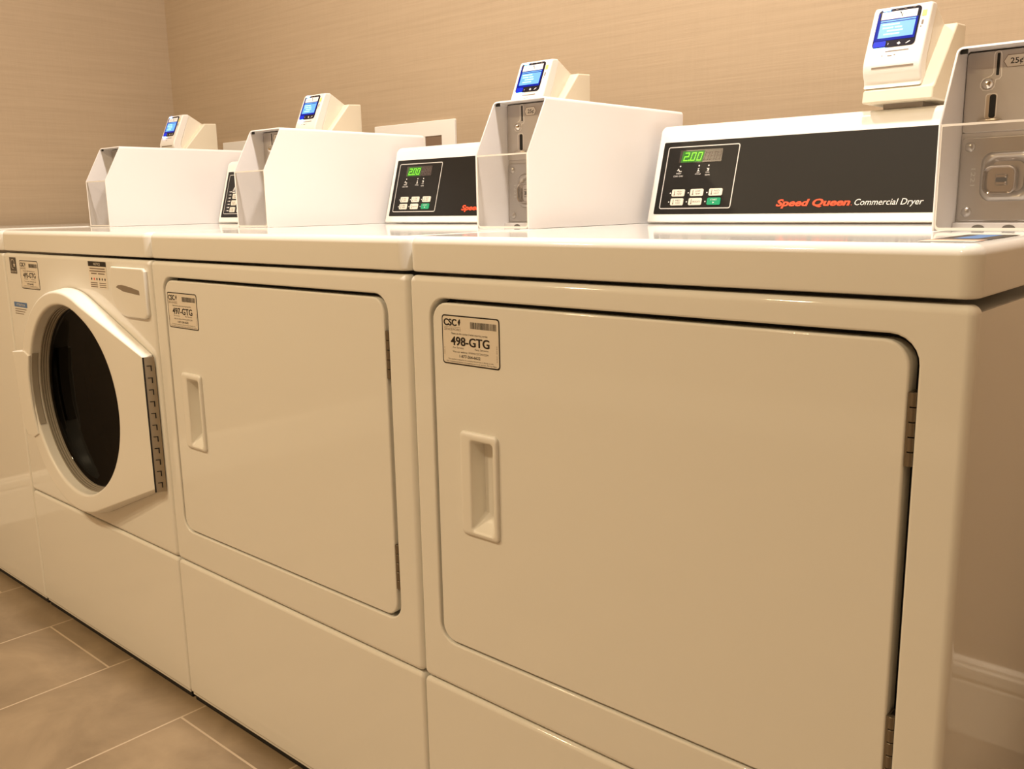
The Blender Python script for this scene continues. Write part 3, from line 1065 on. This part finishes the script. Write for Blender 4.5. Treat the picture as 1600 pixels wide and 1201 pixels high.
def washer(k, number, label, full=True):
    t = thing('front_load_washer', label, 'washer', (k*W, 0, 0), None)
    common_body(t)
    cx, cz, R = 0.345, 0.556, 0.2365
    hcx, hcz = 0.354, 0.563
    RH = 0.197
    SEG = 20

    def circ(rad, n=4*(SEG+1), c=(cx, cz)):
        # same start and direction as rr(): lower left corner first
        return [(c[0]+rad*math.cos(PI+PI/4+2*PI*(i-SEG/2)/n), c[1]+rad*math.sin(PI+PI/4+2*PI*(i-SEG/2)/n)) for i in range(n)]
    bm = bmesh.new()
    ring_slab(bm, (G, ZM+0.0014, W-G, ZL0-0.0030), 0.009, 0.008, None, None, 0.004, 0.0, 0.0148, seg=SEG,
              hole_loop=lambda e: circ(0.210+e, c=(hcx, hcz)), yhb=0.03)
    front = obj('front_panel', bm, ENAMEL, t)
    bm = bmesh.new()
    lathe(bm, (hcx, 0.0, hcz), (0, 1, 0), [(0.209, 0.030), (0.205, 0.09), (0.222, 0.11), (0.222, 0.42), (0.19, 0.45)], 64, cap1=True)
    obj('drum', bm, DRUM, t, wn=False)
    # ---- door outline: round on the left, running out to a straight hinge edge on the right
    N = 120

    def outline(off, zh=0.128, xh=0.662):
        rad = R-off
        dx, dz = xh-off*0.3-cx, zh-off*0.5
        dist = math.hypot(dx, dz)
        base = math.atan2(dz, dx)
        ta = base+math.acos(min(1, rad/dist))
        pts = []
        na = 84
        for i in range(na+1):                     # arc from upper tangent round the left to the lower one
            a = ta+(2*PI-2*ta)*i/na
            pts.append((cx+rad*math.cos(a), cz+rad*math.sin(a)))
        nl = (N-na-1-2)//3
        p1, q1 = pts[-1], (cx+dx, cz-dz)
        p0, q0 = pts[0], (cx+dx, cz+dz)
        m = N-len(pts)
        a_, b_ = m//3, m//3
        c_ = m-a_-b_
        for i in range(1, a_+1):
            s = i/a_
            pts.append((p1[0]+(q1[0]-p1[0])*s, p1[1]+(q1[1]-p1[1])*s))
        for i in range(1, b_+1):
            s = i/b_
            pts.append((q1[0]+(q0[0]-q1[0])*s, q1[1]+(q0[1]-q1[1])*s))
        for i in range(1, c_+1):
            s = i/(c_+1)
            pts.append((q0[0]+(p0[0]-q0[0])*s, q0[1]+(p0[1]-q0[1])*s))
        return pts

    def yface(x):
        s = max(0.0, (x-0.44)/(0.66-0.44))
        return -0.033+0.0145*min(1, s)

    def at(pts, dep):
        return [(x, yface(x)+dep, z) for x, z in pts]

    def hole(rad):
        # points of the hole follow the outline's own angles
        o = outline(0.0)
        return [(hcx+rad*math.cos(math.atan2(z-hcz, x-hcx)), hcz+rad*math.sin(math.atan2(z-hcz, x-hcx))) for x, z in o]
    bm = bmesh.new()
    loops = [[(x, -0.0012, z) for x, z in outline(0.0)], [(x, -0.006, z) for x, z in outline(0.0)]]
    for ins, dep in arc_in(0.006):
        loops.append(at(outline(0.004+ins), dep))
    loops.append(at(hole(RH+0.006), 0.0))
    loops.append(at(hole(RH+0.0025), 0.0010))
    loops.append(at(hole(RH+0.0005), 0.0035))
    loops.append(at(hole(RH), 0.0065))
    loops.append([(x, -0.010, z) for x, z in hole(RH-0.001)])
    loops.append([(x, -0.0085, z) for x, z in hole(RH-0.003)])
    loft(bm, loops)
    door = obj('door', bm, PLASTIC, t, ang=40)
    bm = bmesh.new()
    lathe(bm, (hcx, 0, hcz), (0, 1, 0), [(0.1975, -0.0085), (0.1955, -0.0120), (0.1935, -0.0110), (0.1935, -0.0075), (0.1920, -0.0068), (0.1922, -0.0030),
                                         (0.1905, -0.0022), (0.1905, 0.0010), (0.1890, 0.0018), (0.1885, 0.0045), (0.1885, 0.010)], 96)
    obj('glass_ring', bm, RINGM, door)
    bm = bmesh.new()
    pr = [(0.1890*math.cos(a*PI/2/14), 0.0040+0.018*math.sin(a*PI/2/14)) for a in range(14)]+[(0.0015, 0.0220)]
    lathe(bm, (hcx, 0, hcz), (0, 1, 0), pr, 96, cap1=True)
    g = obj('door_glass', bm, GLASS, door, wn=False)
    g['label'] = 'dark round glass'
    # handle on the left rim
    bm = bmesh.new()
    outer = [(0.082, 0.642), (0.150, 0.649), (0.172, 0.640), (0.163, 0.612), (0.1585, 0.590), (0.1575, 0.556), (0.160, 0.520), (0.170, 0.485), (0.176, 0.466),
             (0.150, 0.455), (0.118, 0.456), (0.102, 0.475), (0.094, 0.510), (0.090, 0.556), (0.089, 0.600)]
    def yy(pts, y):
        return [(x, y, z) for x, z in pts]
    loft(bm, [yy(outer, -0.002), yy(outer, -0.0335), yy(inset_poly(outer, 0.0015), -0.0358), yy(inset_poly(outer, 0.004), -0.0365)], True, True)
    obj('door_handle', bm, PLASTIC, door)
    bm = bmesh.new()
    lp = []
    for rad, y in ((RH-0.0006, -0.0290), (RH-0.0012, -0.0284), (RH-0.0022, -0.0165), (RH-0.0016, -0.0157)):
        lp.append([(hcx+rad*math.cos(PI+(i/12-0.5)*2*0.415-0.015), y, hcz+rad*math.sin(PI+(i/12-0.5)*2*0.415-0.015)) for i in range(13)])
    loft(bm, lp, close=False)
    obj('grip_recess_shade', bm, GRIP_SHADE, door, wn=False)  # thin grey strip on the rim wall, shade of the grip pocket painted in
    # long hinge on the right edge
    zb, zt = 0.426, 0.682
    bm = bmesh.new()
    u = Vector((0.6600, -0.0205, 0))
    v = Vector((0.6690, -0.0020, 0))
    nn = Vector((v-u).cross(Vector((0, 0, 1)))).normalized()
    for a, b in ((0.0, 1.0),):
        p, q = u.lerp(v, a), u.lerp(v, b)
        loft(bm, [[(p.x, p.y, zb), (q.x, q.y, zb), (q.x, q.y, zt), (p.x, p.y, zt)],
                  [(p.x+nn.x*0.0012, p.y+nn.y*0.0012, zb), (q.x+nn.x*0.0012, q.y+nn.y*0.0012, zb),
                   (q.x+nn.x*0.0012, q.y+nn.y*0.0012, zt), (p.x+nn.x*0.0012, p.y+nn.y*0.0012, zt)]], True, True)
    hg = obj('hinge', bm, HINGE, door, wn=False)
    Fh = Flat(u+nn*0.0016, v-u, (0, 0, 1))
    for i in range(11):
        z = zb+0.008+i*0.0222
        Fh.rect(0.0130, z, 0.0150, z+0.0105, BLACK, 1)
        Fh.rect(0.0065, z+0.0090, 0.0150, z+0.0105, BLACK, 1)
    Fh.rect(0.0, zb, 0.0030, zt, BLACK, 1)
    Fh.build('hinge_slots', door)
    # detergent drawer, upper right
    bm = bmesh.new()
    def drw(ins, y):
        x0, x1, z0, z1 = 0.534+ins, 0.669-ins, 0.7500+ins, 0.8420-ins
        pts = [(x0+0.030, z0+0.003), (x0+0.050, z0), (x1-0.012, z0), (x1-0.004, z0+0.003), (x1, z0+0.010), (x1, z1-0.006), (x1-0.006, z1),
               (x0+0.006, z1), (x0, z1-0.006), (x0, z0+0.034), (x0+0.006, z0+0.020), (x0+0.016, z0+0.009)]
        return [(x, y, z) for x, z in pts]
    loft(bm, [drw(0, 0.0005), drw(0, -0.0045), drw(0.0012, -0.0062), drw(0.0035, -0.0070)], True, True)
    dw = obj('detergent_drawer', bm, PLASTIC, t)
    bm = bmesh.new()
    sc_ = [(0.556, 0.8040), (0.585, 0.7970), (0.647, 0.7930), (0.646, 0.8015), (0.612, 0.8065), (0.580, 0.8095), (0.566, 0.8085)]
    loft(bm, [yy(sc_, -0.0071), yy(inset_poly(sc_, 0.0006), -0.0076)], True, True)
    obj('drawer_grip', bm, GREYPL, dw, wn=False)
    # stickers
    service_sticker(front, (0.0885, -0.0002, 0.7795), (1, 0, 0), (0, 0, 1), 0.0985, 0.0622, number)
    F = Flat((0.0335, -0.0002, 0.8110), (1, 0, 0), (0, 0, 1))
    F.rect(0, 0, 0.0365, 0.0360, DARKP, 1)
    n = 16
    for i in range(n):
        a0, a1 = 0.3+4.6*i/n, 0.3+4.6*(i+1)/n
        F.poly([(0.017+0.011*math.cos(a0), 0.021+0.011*math.sin(a0)), (0.017+0.011*math.cos(a1), 0.021+0.011*math.sin(a1)),
                (0.017+0.0098*math.cos(a1), 0.021+0.0098*math.sin(a1)), (0.017+0.0098*math.cos(a0), 0.021+0.0098*math.sin(a0))], PAPER, 2)
    st = []
    for i in range(10):
        a = PI/2+2*PI*i/10
        q = 0.0062 if i % 2 == 0 else 0.0026
        st.append((0.025+q*math.cos(a), 0.019+q*math.sin(a)))
    F.poly(st, PAPER, 2)
    F.text('ENERGY STAR', 0.003, 0.0025, 0.0052, PAPER, l=2, width=0.030)
    F.build('energy_sticker', front)['label'] = 'small dark square sticker'
    F = Flat((0.4325, -0.0002, 0.7965), (1, 0, 0), (0, 0, 1))
    F.rect(0, 0, 0.0765, 0.0525, PAPER, 1)
    F.rect(0, 0.0430, 0.0765, 0.0525, INK, 2)
    F.text('NOTICE', 0.024, 0.0452, 0.0070, PAPER, l=3, width=0.028)
    for i, (a, b) in enumerate(((0.006, 0.070), (0.004, 0.072), (0.010, 0.034), (0.040, 0.068))):
        F.rect(a, 0.0375-0.0048*min(i, 2), b, 0.0397-0.0048*min(i, 2), INKG, 2)
    for i in range(6):
        F.disc(0.010+0.0115*i, 0.0185, 0.0026, INK if i != 1 else REDI, 2, 8)
    for i in range(3):
        F.rect(0.004, 0.0100-0.0038*i, 0.034, 0.0117-0.0038*i, INKG, 2)
        F.rect(0.042, 0.0100-0.0038*i, 0.070, 0.0117-0.0038*i, INKG, 2)
    F.build('instruction_sticker', front)
    F = Flat((0.031, -0.0002, 0.7180), (1, 0, 0), (0, 0, 1))
    F.rect(0, 0.018, 0.0725, 0.029, BLUEP, 1)
    F.text('ATTENTION', 0.012, 0.0208, 0.0070, PAPER, l=2, width=0.048)
    for i in range(3):
        F.rect(0.002, 0.0125-0.0052*i, 0.066-0.008*i, 0.0142-0.0052*i, INKG, 1)
    F.build('notice_sticker', front)['label'] = 'blue strip sticker'
    control_head(t, washer=True)
    coin_box(t)
    return t


def top_loader(k, label):
    t = thing('top_load_washer', label, 'washer', (k*W, 0, 0))
    lid = common_body(t, plain=True)
    bm = bmesh.new()
    loft(bm, [XY(rr(0.05, 0.05, W-0.05, 0.50, 0.02), ZL1-0.001), XY(rr(0.05, 0.05, W-0.05, 0.50, 0.02), ZL1+0.0012), XY(rr(0.052, 0.052, W-0.052, 0.498, 0.02), ZL1+0.0022)], True, True)
    # the coin box stands over the right rear corner, the loading door keeps clear of it
    bm.free()
    bm = bmesh.new()
    loft(bm, [XY(rr(0.05, 0.03, W-0.135, 0.50, 0.02), ZL1-0.001), XY(rr(0.05, 0.03, W-0.135, 0.50, 0.02), ZL1+0.0010), XY(rr(0.052, 0.032, W-0.137, 0.498, 0.02), ZL1+0.0018)], True, True)
    obj('loading_door', bm, ENAMEL, t)
    control_head(t, washer=True)
    coin_box(t)
    return t


top_loader(-3, 'plain fronted white washer at the left edge, beside the round-door washer')
washer(-2, '495', 'white front load washer with dark round door glass, left of the two dryers')
dryer(-1, '497', 'white commercial dryer numbered 497-GTG, between the washer and the nearest dryer', hx=-0.009, sticker_at=(0.0505, 0.7415))
dryer(0, '498', 'white commercial dryer numbered 498-GTG, nearest and largest in the row', lid_label=True)


# ------------------------------------------------------------------ card readers on the control heads
def card_reader(k, dx, label):
    CX = 0.390
    t = thing('card_reader', label, 'card reader', (k*W+CX+dx, 0.64, 1.0692), 'card readers on the control heads')
    oy, oz = 0.64, 1.0692

    def L(pts):
        return [(y-oy, z-oz) for y, z in pts]
    # sloping wedge mount with its base
    prof = L([(0.7005, 1.0762), (0.5745, 1.0762), (0.572, 1.0785), (0.5745, 1.0930), (0.5800, 1.0965), (0.660, 1.1842), (0.664, 1.1868), (0.6985, 1.1885), (0.7005, 1.1865)])
    bm = bmesh.new()
    extrude_x(bm, prof, 0.3535-CX, 0.4515-CX, 0.003)
    obj('mount', bm, CREAM2, t)
    bm = bmesh.new()
    box(bm, 0.375-CX, 0.60-oy, -0.0002, 0.430-CX, 0.675-oy, 0.0075)
    obj('bracket', bm, GREYPL, t, wn=False)
    # rear housing and front shell
    front = [(0.6140, 1.2110), (0.6085, 1.2105), (0.6045, 1.2065), (0.5795, 1.1510), (0.5738, 1.1385), (0.5708, 1.1290), (0.5708, 1.1210), (0.5735, 1.1135),
             (0.5775, 1.1075), (0.5785, 1.1030), (0.5765, 1.0972)]
    shell = L(front+[(0.6100, 1.0975), (0.6020, 1.1060), (0.5960, 1.1160), (0.5945, 1.1270), (0.5975, 1.1380), (0.6040, 1.1520), (0.6270, 1.2075), (0.6230, 1.2115)])
    bm = bmesh.new()
    extrude_x(bm, shell, 0.3525-CX, 0.4335-CX, 0.0035, k=4)
    sh = obj('front_shell', bm, PLASTIC, t)
    rear = L([(0.6225, 1.2112), (0.6278, 1.2092), (0.6690, 1.1862), (0.6690, 1.1000), (0.6095, 1.0975), (0.6015, 1.1060), (0.5958, 1.1160), (0.5942, 1.1270), (0.5972, 1.1380), (0.6037, 1.1520)])
    bm = bmesh.new()
    extrude_x(bm, rear, 0.3535-CX, 0.4325-CX, 0.0035)
    obj('rear_housing', bm, CREAM, t)
    # tilted screen
    O = Vector((0, 0.5795-oy, 1.1510-oz))
    V = Vector((0, 0.0250, 0.0555)).normalized()
    F = Flat(O, (1, 0, 0), V)
    F.O = O+F.N*0.0009
    F.slab_base(-0.0292, 0.0010, 0.0302, 0.0612, 0.0055, 0.0012, BEZEL)
    F.rect(-0.0205, 0.0050, -0.0165, 0.0062, WHITEI, 2)
    F.rect(-0.0068, 0.0042, -0.0062, 0.0072, WHITEI, 2)
    F.poly([(0.0055, 0.0055), (0.0085, 0.0030), (0.0110, 0.0050), (0.0085, 0.0078)], WHITEI, 2)
    F.poly([(0.0175, 0.0040), (0.0190, 0.0035), (0.0240, 0.0068), (0.0225, 0.0075)], WHITEI, 2)
    for u in (-0.006, 0.006, 0.018):
        F.rect(u, 0.0588, u+0.0035, 0.0598, INKG, 2)
    sc_ = F.build('screen', t)
    F = Flat(O, (1, 0, 0), V)
    F.O = O+F.N*0.0011
    F.rect(-0.0275, 0.0115, 0.0280, 0.0445, LCDB, 1)
    F.rect(-0.0275, 0.0022, -0.0100, 0.0110, GLOWPATCH, 1, rad=0.002)  # status light's glow on the bezel, put in as an emissive patch
    F.rect(-0.0285, 0.0115, -0.0262, 0.0560, LCDB, 1)  # blue light along the left bezel, drawn as emission
    F.rect(-0.0235, 0.0158, 0.0252, 0.0398, LCD, 2)
    F.rect(-0.0235, 0.0412, 0.0252, 0.0432, LCD, 2)
    for i, (a, b) in enumerate(((-0.020, 0.004), (-0.019, -0.004), (-0.012, 0.010), (-0.016, 0.006))):
        F.rect(a, 0.0352-0.0050*i, b, 0.0374-0.0050*i, LCDT, 3)
    F.rect(-0.002, 0.0302, 0.008, 0.0324, LCDT, 3)
    F.build('lit_display', sc_)['label'] = 'glowing blue display'
    F = Flat(O, (1, 0, 0), V)
    F.O = O+F.N*0.0011
    F.rect(-0.0240, 0.0450, 0.0256, 0.0568, HEADER, 1)
    F.rect(-0.0190, 0.0508, -0.0040, 0.0514, ORANGEP, 2)
    F.rect(0.0080, 0.0508, 0.0210, 0.0514, ORANGEP, 2)
    F.poly([(0.0005, 0.0555), (0.0022, 0.0555), (0.0042, 0.0520), (0.0030, 0.0512)], INK, 2)
    F.poly([(0.0035, 0.0500), (0.0055, 0.0520), (0.0063, 0.0512), (0.0048, 0.0498), (0.0063, 0.0475), (0.0052, 0.0470)], INK, 2)
    F.build('header_strip', sc_)['label'] = 'white strip with a small dark mark'
    # blue status lamps: upper left corner and under the screen
    F = Flat(O, (1, 0, 0), V)
    F.O = O+F.N*0.0011
    for u0, v0, u1, v1 in ((-0.0235, 0.0585, -0.0130, 0.0618), (-0.0270, -0.0022, -0.0090, -0.0004)):
        lp = rr(u0, v0, u1, v1, 0.0008, 3)
        loft(F.bm, [[tuple(F.O+F.U*a+F.V*b+F.N*h) for a, b in lp] for h in (-0.001, 0.0016)], False, True, F.mi(LEDB))
    F.build('status_light', sc_)['label'] = 'small glowing blue lamps'
    # slots and small print on the lower shell
    bm = bmesh.new()
    box(bm, -0.0243, 0.5702-oy, 1.1225-oz, 0.0335, 0.5745-oy, 1.1252-oz)
    obj('card_slot_shade', bm, GREYPL, t, wn=False)  # dark bar, shadow of the slot's ledge put into the colour
    F = Flat((0, 0.57915-oy, 1.1500-oz), (1, 0, 0), Vector((0, 0.0057, 0.0125)))
    F.O = F.O+F.N*0.0003
    F.rect(-0.0085, -0.0052, 0.0238, -0.0036, INKG, 1)
    F.rect(-0.004, -0.0122, 0.002, -0.0108, INKG, 1)
    F.rect(-0.0125, -0.0115, -0.0108, -0.0104, INKG, 1)
    F.rect(0.0045, -0.0112, 0.0068, -0.0101, INKG, 1)
    F.build('small_print', t)
    F = Flat((0, 0.6045-oy, 1.2065-oz), (1, 0, 0), V)
    F.O = O+F.N*0.0004
    F.rect(0.0322, 0.044, 0.0382, 0.053, YELLOW, 1)
    F.rect(0.0335, 0.031, 0.0362, 0.038, INKG, 1)
    F.rect(0.0330, 0.027, 0.0345, 0.029, INKG, 1)
    F.build('yellow_tag', t)['label'] = 'tiny yellow sticker'
    return t


card_reader(-3+0, 0.010, 'cream card reader with blue screen, farthest left of the four, beside the wall corner')
card_reader(-2, -0.012, 'cream card reader with blue screen, second from left, behind the washer coin box')
card_reader(-1, 0.003, 'cream card reader with blue screen, peeking over the coin box of the middle dryer')
card_reader(0, 0.002, 'cream card reader with blue screen, nearest and fully visible above the black panel')
